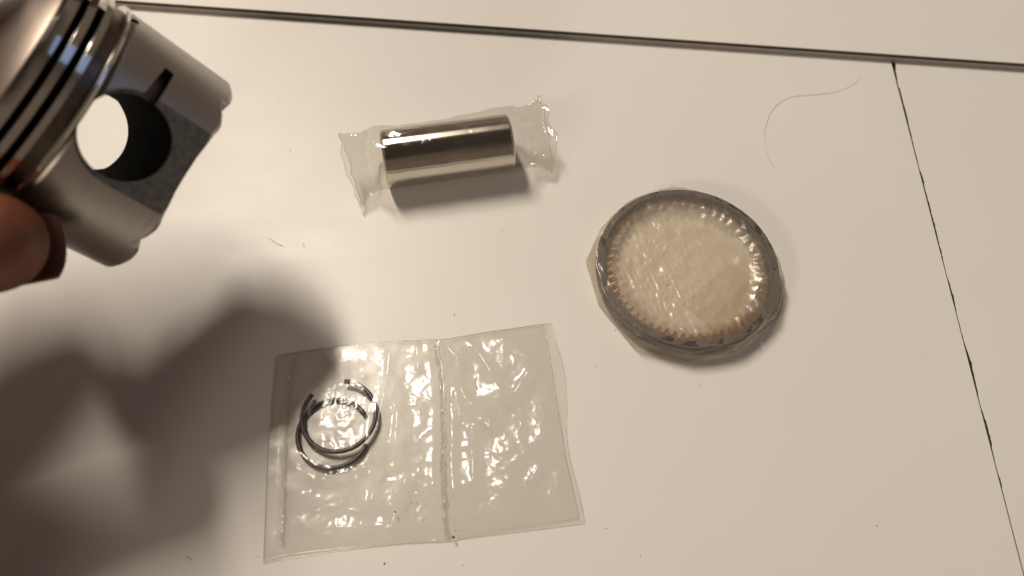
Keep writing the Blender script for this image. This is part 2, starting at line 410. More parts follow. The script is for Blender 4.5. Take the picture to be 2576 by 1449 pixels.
def box(x0, x1, y0, y1, z0, z1):
    return ([(x, y, z) for z in (z0, z1) for x, y in ((x0, y0), (x1, y0), (x1, y1), (x0, y1))],
            [(3, 2, 1, 0), (4, 5, 6, 7), (0, 1, 5, 4), (1, 2, 6, 5), (2, 3, 7, 6), (3, 0, 4, 7)])
def boolean(o, VF, op, mat=None):
    c = temp(*VF); c.data.materials.clear(); c.data.materials.append(mat or M['satin'])
    md = o.modifiers.new('b', 'BOOLEAN'); md.object = c; md.operation = op; md.solver = 'EXACT'
    md.material_mode = 'TRANSFER'
    dg = bpy.context.evaluated_depsgraph_get(); dg.update()
    me = bpy.data.meshes.new_from_object(o.evaluated_get(dg))
    o.modifiers.clear(); old = o.data; o.data = me; bpy.data.meshes.remove(old)
    cm = c.data; bpy.data.objects.remove(c); bpy.data.meshes.remove(cm)
sk = temp(*skirt_shell())
for s_ in (1, -1):
    y0, y1 = (-4.6, 16.4) if s_ > 0 else (-16.4, -9.0)
    boolean(sk, cyl_y(0, 0, 9.2, y0, y1, 64), 'UNION', M['cast'])
    # milled flat round the hole, down to the rim
    yy = (FLAT, 30) if s_ > 0 else (-30, -FLAT)
    boolean(sk, box(0.4, 30, yy[0], yy[1], -12, 12), 'DIFFERENCE', M['cast'])
    boolean(sk, cyl_y(0.35, 0, 7.35, yy[0] + 0.003 * s_, yy[1]), 'DIFFERENCE', M['cast'])
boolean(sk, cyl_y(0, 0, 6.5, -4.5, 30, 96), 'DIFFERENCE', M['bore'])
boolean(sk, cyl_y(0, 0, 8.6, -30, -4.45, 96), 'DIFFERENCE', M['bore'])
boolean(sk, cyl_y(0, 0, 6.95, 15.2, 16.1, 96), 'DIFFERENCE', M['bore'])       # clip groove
# slanted clip removal notch beside the hole
notch = ([(x * (1.0 if z > -2 else 0.62), y, z) for x, y, z in box(-1.25, 1.25, -2.6, 6, -4.4, 5.5)[0]], box(0, 1, 0, 1, 0, 1)[1])
nm = Matrix.Translation((0.15, 16.9, -9.0)) @ Matrix.Rotation(R(-28), 4, 'X') @ Matrix.Rotation(R(-8), 4, 'Y')
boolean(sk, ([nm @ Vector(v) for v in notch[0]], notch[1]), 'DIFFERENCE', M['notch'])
# oil drain slots under the oil groove
for sa in (-63, 63, 117, -117):
    bm_ = box(-7.2, -5.3, 17.4, 21, -0.9, 0.9); rm = Matrix.Rotation(R(sa), 4, 'X')
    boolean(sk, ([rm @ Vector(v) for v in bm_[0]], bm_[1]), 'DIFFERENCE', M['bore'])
# pull the faces of the body apart into the parts one can name
me = sk.data
groups = {'skirt': [], 'pin_boss_flat': [], 'pin_bore': [], 'clip_notch': []}
names = [m_.name for m_ in me.materials]
for p in me.polygons:
    nm_ = names[p.material_index]
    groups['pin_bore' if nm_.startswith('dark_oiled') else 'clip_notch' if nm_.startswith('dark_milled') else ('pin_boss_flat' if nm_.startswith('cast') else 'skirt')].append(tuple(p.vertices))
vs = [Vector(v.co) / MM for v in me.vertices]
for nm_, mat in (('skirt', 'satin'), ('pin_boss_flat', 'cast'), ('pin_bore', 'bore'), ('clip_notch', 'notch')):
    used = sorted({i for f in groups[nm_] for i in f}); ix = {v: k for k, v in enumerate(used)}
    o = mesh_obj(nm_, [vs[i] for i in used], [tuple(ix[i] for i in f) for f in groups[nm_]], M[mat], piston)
    sharp(o, 14)
bpy.data.objects.remove(sk)

# ------------------------------------------------------------------ hand
# pad of the thumb against the skirt, index and middle finger behind the crown
def capsule_chain(P, rad, n=20):
    V = []; Fc = []
    for (p, q, r0, r1) in [(P[i], P[i + 1], rad[i], rad[i + 1]) for i in range(len(P) - 1)]:
        d = q - p; L = d.length; d.normalize(); e1 = d.orthogonal().normalized(); e2 = d.cross(e1)
        prof = [(-r0 * math.cos(t), r0 * math.sin(t) + 1e-3) for t in [math.pi / 2 * k / 8 for k in range(9)]] + \
               [(L + r1 * math.sin(t), r1 * math.cos(t) + 1e-3) for t in [math.pi / 2 * k / 8 for k in range(9)]]
        v, f = lathe(prof, p, d, e1, e2, n); b = len(V); V += v; Fc += [tuple(i + b for i in g) for g in f]
    return V, Fc
def near_axis(x, y, dist):
    d = (at(x, y, 0) - CAM).normalized(); best = None
    for k in range(600, 2000):
        p = CAM + d * (k * 0.1); r_ = p - PO; q = (r_ - PA * r_.dot(PA)).length
        if best is None or abs(q - dist) < best[0] - 1e-6: best = (abs(q - dist), p, q)
        if q < dist: return p
    return best[1]
T0 = near_axis(-24, 610, 26.8)
hand_parts = []
thumb = [T0, T0 + Vector((-12, -3.5, 1.5)), T0 + Vector((-30, -12, 5)), T0 + Vector((-46, -28, 8)), T0 + Vector((-62, -52, 12))]
hand_parts.append(capsule_chain(thumb, [7.4, 8.6, 9.6, 12.5, 17]))
wrist = Vector((-140, -86, 58)); arm = Vector((-230, -290, 78))
knuck = [Vector((-110, 28, 98)), Vector((-118, 14, 88)), Vector((-124, 0, 75)), Vector((-128, -14, 63))]
for kn in knuck: hand_parts.append(capsule_chain([kn, kn.lerp(wrist, 0.55), wrist], [10, 13, 17]))
hand_parts.append(capsule_chain([wrist, arm], [22, 30]))
hand_parts.append(capsule_chain([Vector((-113, 0, 56)), Vector((-120, -30, 56)), wrist], [12, 15, 18]))
hand_parts.append(capsule_chain([knuck[0], Vector((-92, 34, 92)), Vector((-80, 28, 88)), PW(-16, 6, -26.5)], [10, 9.2, 8.2, 7.4]))
hand_parts.append(capsule_chain([knuck[1], Vector((-100, 20, 96)), Vector((-86, 12, 88)), PW(-32, 4, -7)], [10, 9.4, 8.2, 7.2]))
hand_parts.append(capsule_chain([knuck[2], Vector((-107, 12, 62)), Vector((-97, 5, 51)), Vector((-103, -7, 43))], [9.5, 9, 8.2, 7.4]))
hand_parts.append(capsule_chain([knuck[3], Vector((-113, 4, 50)), Vector((-103, 1, 40)), Vector((-107, -13, 35))], [8.6, 8, 7.2, 6.4]))
V = []; Fc = []
for v, f in hand_parts:
    b = len(V); V += v; Fc += [tuple(i + b for i in g) for g in f]
hand = mesh_obj('hand', V, Fc, M['skin'], base=T0); tag(hand, 'bare hand at the left edge, thumb tip pressed against the piston', 'hand')
md = hand.modifiers.new('remesh', 'REMESH'); md.mode = 'VOXEL'; md.voxel_size = 0.0011; md.use_smooth_shade = True
ms = hand.modifiers.new('smooth', 'SMOOTH'); ms.iterations = 9; ms.factor = 0.5
# thumb nail: curved shell that stands a little past the tip, on the side away from the piston
def nail():
    d = (thumb[0] - thumb[1]).normalized()
    out = (T0 - CAM).normalized() + Vector((0.25, -0.1, -0.1))
    out = (out - d * out.dot(d)).normalized(); sd = d.cross(out)
    V = []; Fc = []; n, m = 14, 10
    for layer in (0, 1):
        for i in range(n + 1):
            th = R(-52 + 104 * i / n)
            for k in range(m + 1):
                t = k / m
                L = -7.5 + (7.5 + 7.6 * (1 - 0.10 * (abs(i - n / 2) / (n / 2)) ** 2)) * t
                rr = 7.75 + (0.15 if layer else -0.25) - 0.9 * t * t
                V.append(T0 + d * L + (out * math.cos(th) + sd * math.sin(th)) * rr)
    q = (n + 1) * (m + 1)
    for i in range(n):
        for k in range(m):
            a = i * (m + 1) + k; b = a + m + 1
            Fc.append((a, a + 1, b + 1, b)); Fc.append((q + a, q + b, q + b + 1, q + a + 1))
    for i in range(n):
        for k in (0, m):
            a = i * (m + 1) + k; b = a + m + 1; Fc.append((a, b, q + b, q + a))
    for k in range(m):
        for i in (0, n):
            a = i * (m + 1) + k; Fc.append((a, a + 1, q + a + 1, q + a))
    return V, Fc
nl = mesh_obj('fingernail', *nail(), M['nail'], hand); fix_normals(nl)

# ------------------------------------------------------------------ wrist pin in its film
PR = 6.5
p0, p1 = at(964, 400, PR), at(1285, 357, PR)
pd = (p1 - p0).normalized(); PL = (p1 - p0).length
ps = Vector((-pd.y, pd.x, 0)); pu = Vector((0, 0, 1))
pin = thing('piston_pin', (0, 0, 0), 'polished steel piston pin inside the twisted clear film', 'pin')
pmx = Matrix((pd, ps, pu)).transposed().to_4x4(); pmx.translation = p0 * MM; pin.matrix_world = pmx
prof = [(0, 4.1), (0.0, PR - 0.75), (0.12, PR - 0.42), (0.5, PR - 0.04), (0.8, PR), (PL - 0.8, PR), (PL - 0.5, PR - 0.04), (PL - 0.12, PR - 0.42), (PL, PR - 0.75), (PL, 4.1)]
V, Fc = lathe(prof, O0, X, Y, Zv, 128, closed_prof=False)
o = mesh_obj('shell', V, Fc, M['steel'], pin); fix_normals(o); sharp(o, 50)
V, Fc = lathe([(0.02, 4.1), (PL - 0.02, 4.1)], O0, X, Y, Zv, 64, closed_prof=False)
o = mesh_obj('bore', V, Fc, M['clip'], pin)

def pin_wrap():
    """flattened tube: hugs the pin, pinches shut at both ends and flares into two fans"""
    nu, nv = 300, 150
    Ltop, Lbot = at(846, 320, 11.5), at(914, 538, 1.2)
    Rtop, Rbot = at(1346, 224, 13.5), at(1384, 452, 1.4)
    V = []; Fc = []
    cL = (Ltop + Lbot) / 2; cR = (Rtop + Rbot) / 2
    for i in range(nu + 1):
        u = i / nu
        for j in range(nv):
            th = 2 * math.pi * j / nv
            ct, st = math.cos(th), math.sin(th)          # ct: toward the far side, st: up
            # tube point
            s_ = -1.5 + (PL + 3.0) * min(max((u - 0.22) / 0.56, 0), 1)
            loose = 1.5 * math.exp(-((th - 0.85) / 0.42) ** 2) * (0.55 + 0.45 * math.sin(u * 9 + 1.0)) + 0.5 * math.exp(-((th - 2.6) / 0.5) ** 2)
            rr = PR + 0.22 + loose + 0.16 * fbm(u * 9, ct * 2.2, st * 2.2 + 3) + 0.30 * crumple(u * 52, th * 6.5, 0.16, 21.0)
            tp = p0 + pd * s_ + ps * (ct * rr) + pu * (st * rr)
            if tp.z < 0.12: tp.z = 0.12
            if 0.22 <= u <= 0.78:
                V.append(tp); continue
            left = u < 0.22
            t = (0.22 - u) / 0.22 if left else (u - 0.78) / 0.22
            top, bot, cen = (Ltop, Lbot, cL) if left else (Rtop, Rbot, cR)
            e = top - bot; half = e / 2
            # fan edge point: flat lens; bow of the right fan's rim, pinch between pin and fan
            f = max(-1, min(1, ct * 0.62 + st * 0.55)); f = math.copysign(abs(f) ** 0.8, f) if f else 0
            side = (-st * 0.62 + ct * 0.55)
            rim = cen + half * f * (1.0 if left else 1.0)
            rim += pd * (side * 0.5 + (0 if left else 2.3 * (1 - f * f))) + pd * 0.6 * fbm(f * 2.1, side * 1.5, 4 if left else 9, 2)
            k = t ** 0.85
            k = k * k * (3 - 2 * k) * 0.5 + k * 0.5
            p = tp.lerp(rim, k)
            mid = p0.lerp(cen, 0.55) if left else p1.lerp(cen, 0.55)
            pin_ = 0.55 * math.sin(math.pi * min(1, t * 1.15)) if t < 0.87 else 0
            p = p + (mid + e.normalized() * (p - mid).dot(e.normalized()) * 0.80 + pd * (p - mid).dot(pd) - p) * pin_
            fold = 3.2 * t * (1 - t) * (tri(f * 3.1 + side * 0.3) - 0.5) + 0.8 * (tri(f * 1.7 + (0.2 if left else 0.6) + 0.5 * fbm(f * 2, t * 2, 7)) - 0.5) * t + 0.55 * crumple(f * 10, t * 12 + side * 3, 0.12, 3.0 if left else 8.0) * min(1, t * 3)
            p += pd * fold * 0.55 + (pu * 0.4 - ps * 0.3) * fold * (1 - 0.3 * t) + Vector((0.3 * fbm(f * 3, t * 4, 1 + side, 2), 0.3 * fbm(f * 3, t * 4, 5 + side, 2), 0.3 * fbm(f * 3, t * 4, 9 + side, 2))) * min(1, t * 2.5)
            if p.z < 0.12: p.z = 0.12 + 0.05 * abs(p.z)
            V.append(p)
    for i in range(nu):
        for j in range(nv):
            j2 = (j + 1) % nv; Fc.append((i * nv + j, i * nv + j2, (i + 1) * nv + j2, (i + 1) * nv + j))
    return V, Fc
wr = mesh_obj('plastic_wrapper', *pin_wrap(), M['wrap'], base=(p0.x, p0.y, 0))
def rim_of(i0, name):
    nv = 150; vs_ = [v.co / MM + PB[wr.name] for v in wr.data.vertices][i0 * nv:(i0 + 1) * nv]
    return mesh_obj(name, *tube(vs_ + [vs_[0]], 0.075, 5), M['bag_seam'], wr)
rim_of(0, 'cut_edge'); rim_of(300, 'cut_edge')
tag(wr, 'clear crinkled film sleeve with flared ends wrapped round the steel pin', 'wrapper')

# ------------------------------------------------------------------ ring set in its packet
RC = at(1731, 664, 5.0); RC = Vector((RC.x, RC.y, 0)); ROUT = 19.7
def ring_solid(z0, z1, r0, r1, gap_deg, gap_at, dx=0, dy=0, n=160):
    g = R(gap_deg) / 2; a = R(gap_at)
    prof = [(z0, r0), (z0, r1 - 0.1), (z0 + 0.1, r1), (z1 - 0.1, r1), (z1, r1 - 0.1), (z1, r0)]
    V, Fc = lathe(prof, RC + Vector((dx, dy, 0)), Vector((0, 0, 1)), Vector((1, 0, 0)), Vector((0, 1, 0)), n, a + g, a + 2 * math.pi - g)
    return V, Fc
G = 'rings stacked in the round packet'
base = (RC.x, RC.y, 0)
specs = [(0.35, 0.80, 18.65, ROUT - 0.2, 4, 200, 'thin flat steel rail ring at the bottom of the ring packet', 'oil_rail', 'ring_iron'),
         (2.35, 2.85, 18.45, ROUT - 0.1, 4, 300, 'thin flat steel rail ring over the wavy ring in the packet', 'oil_rail', 'ring_iron'),
         (2.90, 3.95, 18.35, ROUT, 3, 140, 'dark grey piston ring second from the top in the packet', 'piston_ring', 'ring_iron'),
         (4.00, 5.00, 18.45, ROUT, 1.6, 316, 'dark grey piston ring lying on top in the round packet', 'piston_ring', 'ring_iron')]
for k, (z0, z1, r0, r1, gd, ga, lab, nm_, mt) in enumerate(specs):
    o = mesh_obj(nm_, *ring_solid(z0, z1, r0, r1, gd, ga, 0.25 * math.sin(k * 2.3), 0.25 * math.cos(k * 1.7)), M[mt], base=base)
    fix_normals(o); sharp(o, 40); tag(o, lab, 'ring', G)
def expander():
    """wavy oil ring spring: a ribbon that zigzags in and out, 58 teeth"""
    n = 58 * 10; V = []; Fc = []
    for i in range(n):
        a = 2 * math.pi * i / n; t = i / 10.0 * 2 * math.pi
        wv = math.tanh(2.2 * math.sin(t)); zz = 1.55 + 0.45 * math.cos(t)
        rj = 0.45 * fbm(i * 0.031, 2.37, 0.5)
        for rr, z in ((16.2 + 0.75 * wv * (0.7 + rj) + rj, zz + 0.1), (18.2, zz + 0.55), (18.2, zz - 0.55), (16.2 + 0.75 * wv * (0.7 + rj) + rj, zz - 0.3)):
            V.append(RC + Vector((math.cos(a) * rr, math.sin(a) * rr, z + 1.3 * (1 if rr < 17.6 else 0))))
    for i in range(n):
        j = (i + 1) % n
        for k in range(4):
            k2 = (k + 1) % 4; Fc.append((i * 4 + k, i * 4 + k2, j * 4 + k2, j * 4 + k))
    return V, Fc
o = mesh_obj('oil_ring_expander', *expander(), M['copper'], base=base); fix_normals(o); sharp(o, 40)
tag(o, 'coppery wavy toothed oil ring spring showing inside the dark rings of the packet', 'ring', G)

# packet: angular wrapped outline, film sunk between the rings
POLY = [(6, 20.9), (40, 20.7), (70, 20.5), (96, 21.5), (128, 20.6), (156, 20.8), (176, 21.8), (206, 20.9), (238, 21.7), (270, 20.8), (300, 20.8), (332, 21.6), (354, 21.7)]
def poly_r(deg):
    deg %= 360
    for i in range(len(POLY)):
        a0, r0 = POLY[i]; a1, r1 = POLY[(i + 1) % len(POLY)]
        if a1 <= a0: a1 += 360
        d = deg if deg >= a0 else deg + 360
        if a0 <= d <= a1:
            p = Vector((math.cos(R(a0)), math.sin(R(a0)))) * r0; q = Vector((math.cos(R(a1)), math.sin(R(a1)))) * r1
            e = q - p; dv = Vector((math.cos(R(d)), math.sin(R(d))))
            den = dv.x * e.y - dv.y * e.x
            return (p.x * e.y - p.y * e.x) / den
    return 20.5
def pack_z(x, y):
    r = math.hypot(x, y); a = math.atan2(y, x)
    t = min(max((17.6 - r) / 4.2, 0), 1); t = t * t * (3 - 2 * t)
    z = 5.12 - 1.0 * t
    rad = 0.5 + 0.5 * math.sin(a * 41 + 3 * fbm(x * .2, y * .2, 2))
    z += (0.28 * rad * (1 - abs(2 * t - 1))) 
    z += t * (0.30 * fbm(x * 0.28, y * 0.28, 1.0, 2) + (0.03 + 0.17 * min(1, max(0, (3 - x - 0.4 * y) / 10))) * abs(fbm(x * 0.75 + y * 0.3, y * 0.28 - x * 0.1, 5.0, 2)))
    z += 0.05 * fbm(x * 1.1, y * 1.1, 8.0, 2)
    if r > 14.5: z += 0.22 * crumple(x, y, 0.22, 12.0) * min(1, (r - 14.5) / 2) - 0.05
    return z
def packet():
    na, nr = 320, 64
    V = [RC + Vector((0, 0, pack_z(0, 0)))]; Fc = []; rows = []
    rad = [0.22 * k for k in range(1, 71)] + [15.4 + (19.75 - 15.4) * (k + 1) / 30 for k in range(30)]
    for r in rad:
        row = []
        for i in range(na):
            a = 2 * math.pi * i / na; x, y = r * math.cos(a), r * math.sin(a)
            row.append(len(V)); V.append(RC + Vector((x, y, pack_z(x, y))))
        rows.append(row)
    side = [(0.20, 5.05), (0.55, 4.75), (0.85, 4.1), (0.95, 3.0), (1.0, 1.6), (1.02, 0.5), (1.0, 0.16)]
    for f, z in side:
        row = []
        for i in range(na):
            a = 360.0 * i / na; pr = poly_r(a); r = 19.75 + (pr - 19.75) * f + (0.18 * fbm(a * 0.12, z * 0.9, 3) if z > .3 else 0)
            row.append(len(V)); V.append(RC + Vector((r * math.cos(R(a)), r * math.sin(R(a)), z + (0.10 * fbm(a * .2, z, 6) if 0.3 < z < 4.9 else 0))))
        rows.append(row)
    for i in range(na): Fc.append((0, rows[0][i], rows[0][(i + 1) % na]))
    for k in range(len(rows) - 1):
        for i in range(na):
            j = (i + 1) % na
            Fc.append((rows[k][i], rows[k + 1][i], rows[k + 1][j], rows[k][j]))
    for dr in (0.25, 0.6):
        row = []
        for i in range(na):
            p = V[rows[-1][i]] - RC; r_ = math.hypot(p.x, p.y); row.append(len(V)); V.append(RC + Vector((p.x * (r_ - dr) / r_, p.y * (r_ - dr) / r_, 0.155)))
        Fc += [(rows[-1][i], row[i], row[(i + 1) % na], rows[-1][(i + 1) % na]) for i in range(na)]
        rows.append(row)
    last = rows[-1]; c = len(V); V.append(RC + Vector((0, 0, 0.155)))
    for i in range(na): Fc.append((c, last[(i + 1) % na], last[i]))
    return V, Fc
pk = mesh_obj('plastic_packet', *packet(), M['pack'], base=base)
tag(pk, 'round milky film packet tightly wrapped over the stacked piston rings', 'packet')
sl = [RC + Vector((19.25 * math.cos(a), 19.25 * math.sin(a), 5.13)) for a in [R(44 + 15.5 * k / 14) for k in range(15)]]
mesh_obj('dark_slit_stand_in', *tube(sl, 0.17, 6, lambda t: 0.35 + 0.65 * math.sin(math.pi * t)), M['dust'], pk)  # added dark tube, stands in for the black slit at the top ring
# folded-over flaps of the packet film
def flap(name, corners, lift, n=26):
    a, b, c, d = [Vector((x, y, 0)) for x, y in corners]; V = []; Fc = []
    for i in range(n + 1):
        for j in range(n + 1):
            p = a.lerp(b, i / n).lerp(d.lerp(c, i / n), j / n)
            r = p.length
            if r > 19.9: p = p * (19.9 / r)
            V.append(RC + Vector((p.x, p.y, pack_z(p.x, p.y) + lift)))
    for i in range(n):
        for j in range(n):
            k = i * (n + 1) + j; Fc.append((k, k + n + 1, k + n + 2, k + 1))
    return mesh_obj(name, V, Fc, M['pack_flap'], pk)
flap('flap', [(2.5, -15), (13.5, -2.0), (18.5, -7), (9.5, -17.5)], 0.10)
flap('flap', [(-1.5, -9.5), (9.5, 1.5), (17.5, -3.5), (6.0, -17.0)], 0.20)
flap('flap', [(-3.5, -19.5), (4.5, -14.5), (16.2, -11), (13, -15)], 0.30)

# ------------------------------------------------------------------ small bag with two circlips
def zp(x, y): return (626 + x * 0.4711, 767 + y * 0.4711)      # enlarged view of the bag -> photo
def bag_pt(P): return at(*zp(*P), 0.6)
TOP = [bag_pt(p) for p in [(140, 275), (200, 262), (500, 222), (760, 198), (1000, 190), (1040, 188), (1250, 150), (1578, 100)]]
BOT = [bag_pt(p) for p in [(78, 1360), (190, 1335), (500, 1295), (835, 1262), (1090, 1248), (1130, 1235), (1400, 1195), (1765, 1140)]]
LEFT = [bag_pt(p) for p in [(140, 275), (118, 520), (92, 950), (78, 1360)]]
RIGHT_E = [bag_pt(p) for p in [(1578, 100), (1640, 480), (1690, 800), (1765, 1140)]]
def polyline(P, t):
    L = [0]
    for a, b in zip(P, P[1:]): L.append(L[-1] + (b - a).length)
    s_ = t * L[-1]
    for i in range(len(P) - 1):
        if s_ <= L[i + 1] + 1e-9: return P[i].lerp(P[i + 1], (s_ - L[i]) / (L[i + 1] - L[i]))
    return P[-1]
def coons(u, v):
    t, b = polyline(TOP, u), polyline(BOT, u); l_, r_ = polyline(LEFT, v), polyline(RIGHT_E, v)
    bil = TOP[0].lerp(TOP[-1], u).lerp(BOT[0].lerp(BOT[-1], u), v)
    return t.lerp(b, v) + l_.lerp(r_, u) - bil
CREASES = [([(760, 195), (740, 440), (800, 590), (780, 840)], 0.85, 2.2), ([(740, 440), (700, 640), (685, 860)], 0.8, 1.6), ([(685, 860), (560, 900), (420, 930)], 0.6, 1.6),
           ([(680, 870), (660, 1050), (600, 1170)], 0.55, 1.6), ([(590, 920), (610, 1050)], 0.4, 1.2),
           ([(1040, 210), (1110, 300), (1120, 420), (1160, 520), (1230, 580), (1290, 630)], 1.0, 2.2), ([(1150, 180), (1230, 270), (1290, 370)], 0.6, 1.6),
           ([(1230, 580), (1420, 480), (1490, 370)], 0.8, 2.0), ([(1120, 180), (1115, 400)], 0.5, 1.4), ([(1190, 660), (1200, 940)], 0.45, 1.5),
           ([(840, 940), (790, 1090), (750, 1250)], 0.8, 1.4), ([(1500, 950), (1545, 870)], 0.5, 1.0), ([(1640, 590), (1625, 690)], 0.5, 1.0),
           ([(240, 850), (370, 910)], 0.7, 1.6), ([(1350, 190), (1440, 230), (1540, 300)], 0.55, 1.5), ([(340, 300), (340, 620), (370, 780)], 0.6, 1.4),
           ([(470, 1190), (700, 1180), (840, 1165)], 0.45, 1.2), ([(900, 220), (905, 340)], 0.5, 1.0), ([(1020, 1000), (1000, 1180)], 0.3, 1.2), ([(1340, 980), (1560, 1040)], 0.4, 1.3)]
CRW = [([bag_pt(p) for p in P], h, w_) for P, h, w_ in CREASES]
CLA = at(*(671 + 672 * .2646, 862.6 + 715 * .2646), 1.6); CLB = at(*(671 + 645 * .2646, 862.6 + 835 * .2646), 1.0)
CLA = CLA + Vector((0.25, 0.45, 0)); CLB = CLB - Vector((0.15, 0.5, 0))
def seg_d(p, a, b):
    ax, ay, bx, by = a.x, a.y, b.x, b.y
    dx, dy = bx - ax, by - ay; t = ((p.x - ax) * dx + (p.y - ay) * dy) / (dx * dx + dy * dy); t = min(max(t, 0), 1)
    return math.hypot(p.x - ax - dx * t, p.y - ay - dy * t)
U_SEAL, U_MID = 0.058, 0.585
def bag_z(p, u, v):
    edge_ = min(min(u, 1 - u) * 56, min(v, 1 - v) * 43)
    puff = 1 - math.exp(-edge_ / 3.0)
    z = 0.45 + 0.75 * puff
    # bulge over the clips, strip between seal and seam stays flat
    dc = math.hypot(p.x - CLA.x, p.y - CLA.y); z += 1.35 * math.exp(-max(0, dc - 6.5) ** 2 / 14.0)
    for P, h, w_ in CRW:
        d = min(seg_d(p, a, b) for a, b in zip(P, P[1:]))
        if d < w_ * 1.5: z += (0.65 * h * math.exp(-(d / (0.34 * w_)) ** 1.4) + 0.75 * h * (1 - d / (w_ * 1.5)) ** 1.3) * puff
    big = fbm(p.x * 0.11, p.y * 0.11, 2.0, 3); mid = 1 - abs(fbm(p.x * 0.26 + 9, p.y * 0.26, 4.0, 3)) * 2; fine = fbm(p.x * 0.8, p.y * 0.8, 6.0, 3)
    z += puff * (0.50 * big + 0.12 * mid * mid + 0.95 * crumple(p.x, p.y, 0.062, 1.0) + 0.06 * crumple(p.x, p.y, 0.30, 5.0) * (0.3 + max(0, 1.6 * fbm(p.x * 0.09, p.y * 0.09, 17.0, 2))) + 0.03 * fine)
    # valleys at the welded seams
    um = U_MID + 0.012 * math.sin(v * 5)
    dm = abs(u - um) * 56
    z = z * (1 - 0.85 * math.exp(-(dm / 1.1) ** 2)) + 0.18 * math.exp(-((dm - 1.6) / 0.8) ** 2)
    ds = abs(u - U_SEAL) * 56
    z *= 1 - 0.75 * math.exp(-(ds / 0.8) ** 2)
    if u < U_SEAL: z = 0.4 + (z - 0.4) * 0.35
    return max(z, 0.38)
def sheet(zf, nu=230, nv=180, u0=0.0, u1=1.0, v0=0.0, v1=1.0):
    V = []; Fc = []
    for i in range(nu + 1):
        for j in range(nv + 1):
            u = u0 + (u1 - u0) * i / nu; v = v0 + (v1 - v0) * j / nv
            p = coons(u, v); V.append(Vector((p.x, p.y, zf(p, u, v))))
    for i in range(nu):
        for j in range(nv):
            k = i * (nv + 1) + j; Fc.append((k, k + 1, k + nv + 2, k + nv + 1))
    return V, Fc
bc = coons(0.5, 0.5)
bag = thing('plastic_bag', (bc.x, bc.y, 0), 'small clear wrinkled plastic bag with a welded middle seam holding two circlips', 'bag')
FF = mesh_obj('front_film', *sheet(bag_z), M['bag'], bag)
# back film: a little larger, shows past the right and bottom edges
def back_sheet():
    V = []; Fc = []; nu, nv = 80, 60
    for i in range(nu + 1):
        for j in range(nv + 1):
            u, v = i / nu, j / nv; p = coons(u, v)
            p += Vector((u ** 6 * (2.9 - 1.9 * v), -0.7 * v ** 8 + 0.8 * (1 - v) ** 8 * u, 0)) * (0.8 + 0.3 * math.sin(v * 9 + u * 5))
            V.append(Vector((p.x, p.y, 0.14 + 0.10 * (0.5 + 0.5 * fbm(p.x * 0.2, p.y * 0.2, 3.0)))))
    for i in range(nu):
        for j in range(nv):
            k = i * (nv + 1) + j; Fc.append((k, k + 1, k + nv + 2, k + nv + 1))
    return V, Fc
BF = mesh_obj('back_film', *back_sheet(), M['bag'], bag)
def edges_of(o, nu, nv, name):
    c = [v.co / MM + PB[bag.name] for v in o.data.vertices]
    idx = [j for j in range(nv + 1)] + [i * (nv + 1) + nv for i in range(1, nu + 1)] + [nu * (nv + 1) + j for j in range(nv - 1, -1, -1)] + [i * (nv + 1) for i in range(nu - 1, -1, -1)]
    mesh_obj(name, *tube([c[i] for i in idx], 0.06, 5), M['bag_seam'], bag)
def crimp(uc, amp, wob, name, v0, v1, wd):
    """knobbly welded seam: a narrow bead that swells and pinches"""
    n = 220; pts = []
    V = []; Fc = []; m = 8
    for i in range(n + 1):
        v = v0 + (v1 - v0) * i / n; u = uc + (0.012 * math.sin(v * 5) if wob else 0)
        p = coons(u, v); q = coons(u + 0.01, v); d = (q - p).normalized()
        pul = 0.35 + 0.65 * abs(math.sin(v * 62 + 3 * fbm(v * 9, 2.2))) + 0.5 * fbm(v * 30, 7.3, 0.5)
        sh = 0.22 * fbm(v * 26, 4.4)
        for k in range(m + 1):
            t = -1 + 2 * k / m
            V.append(Vector((p.x, p.y, 0.46)) + d * (t * wd * (0.7 + 0.3 * pul) + sh) + Vector((0, 0, amp * pul * (1 - t * t))))
    for i in range(n):
        for k in range(m):
            a = i * (m + 1) + k; Fc.append((a, a + 1, a + m + 2, a + m + 1))
    o = mesh_obj(name, V, Fc, M['bag_seam'], bag); return o
edges_of(FF, 230, 180, 'cut_edge'); edges_of(BF, 80, 60, 'cut_edge')
crimp(U_MID, 0.85, True, 'welded_seam', 0.01, 0.99, 0.55)
crimp(U_SEAL, 0.55, False, 'welded_seam', 0.02, 0.96, 0.40)

def clip(center, rx, gap0, gap1, zoff, tilt):
    """snap ring of round wire from angle gap1 round to gap0"""
    a0, a1 = gap1, gap0 + 2 * math.pi
    while a1 - a0 > 2 * math.pi: a1 -= 2 * math.pi
    n = 110; pts = []
    for i in range(n + 1):
        a = a0 + (a1 - a0) * i / n
        pts.append(Vector((center.x + rx * math.cos(a), center.y + rx * math.sin(a), zoff + tilt[0] * math.cos(a) + tilt[1] * math.sin(a))))
    return tube(pts, 0.46, 12)
def ang_of(c, x, y, z):
    p = at(671 + x * .2646, 862.6 + y * .2646, z); return math.atan2(p.y - c.y, p.x - c.x)
ga0, ga1 = ang_of(CLA, 740, 385, 1.6), ang_of(CLA, 430, 490, 1.6)
gb0, gb1 = ang_of(CLB, 970, 975, 1.0), ang_of(CLB, 975, 650, 1.0)
GC = 'circlips in the small bag'
o = mesh_obj('circlip', *clip(CLA, 7.2, ga0, ga1, 1.75, (0.15, 0.1)), M['clip'], base=(CLA.x, CLA.y, 0)); fix_normals(o)
tag(o, 'dark wire circlip in the bag, upper one, its gap facing up and left', 'circlip', GC)
o = mesh_obj('circlip', *clip(CLB, 6.9, gb0, gb1, 0.82, (0.0, -0.05)), M['clip'], base=(CLB.x, CLB.y, 0)); fix_normals(o)
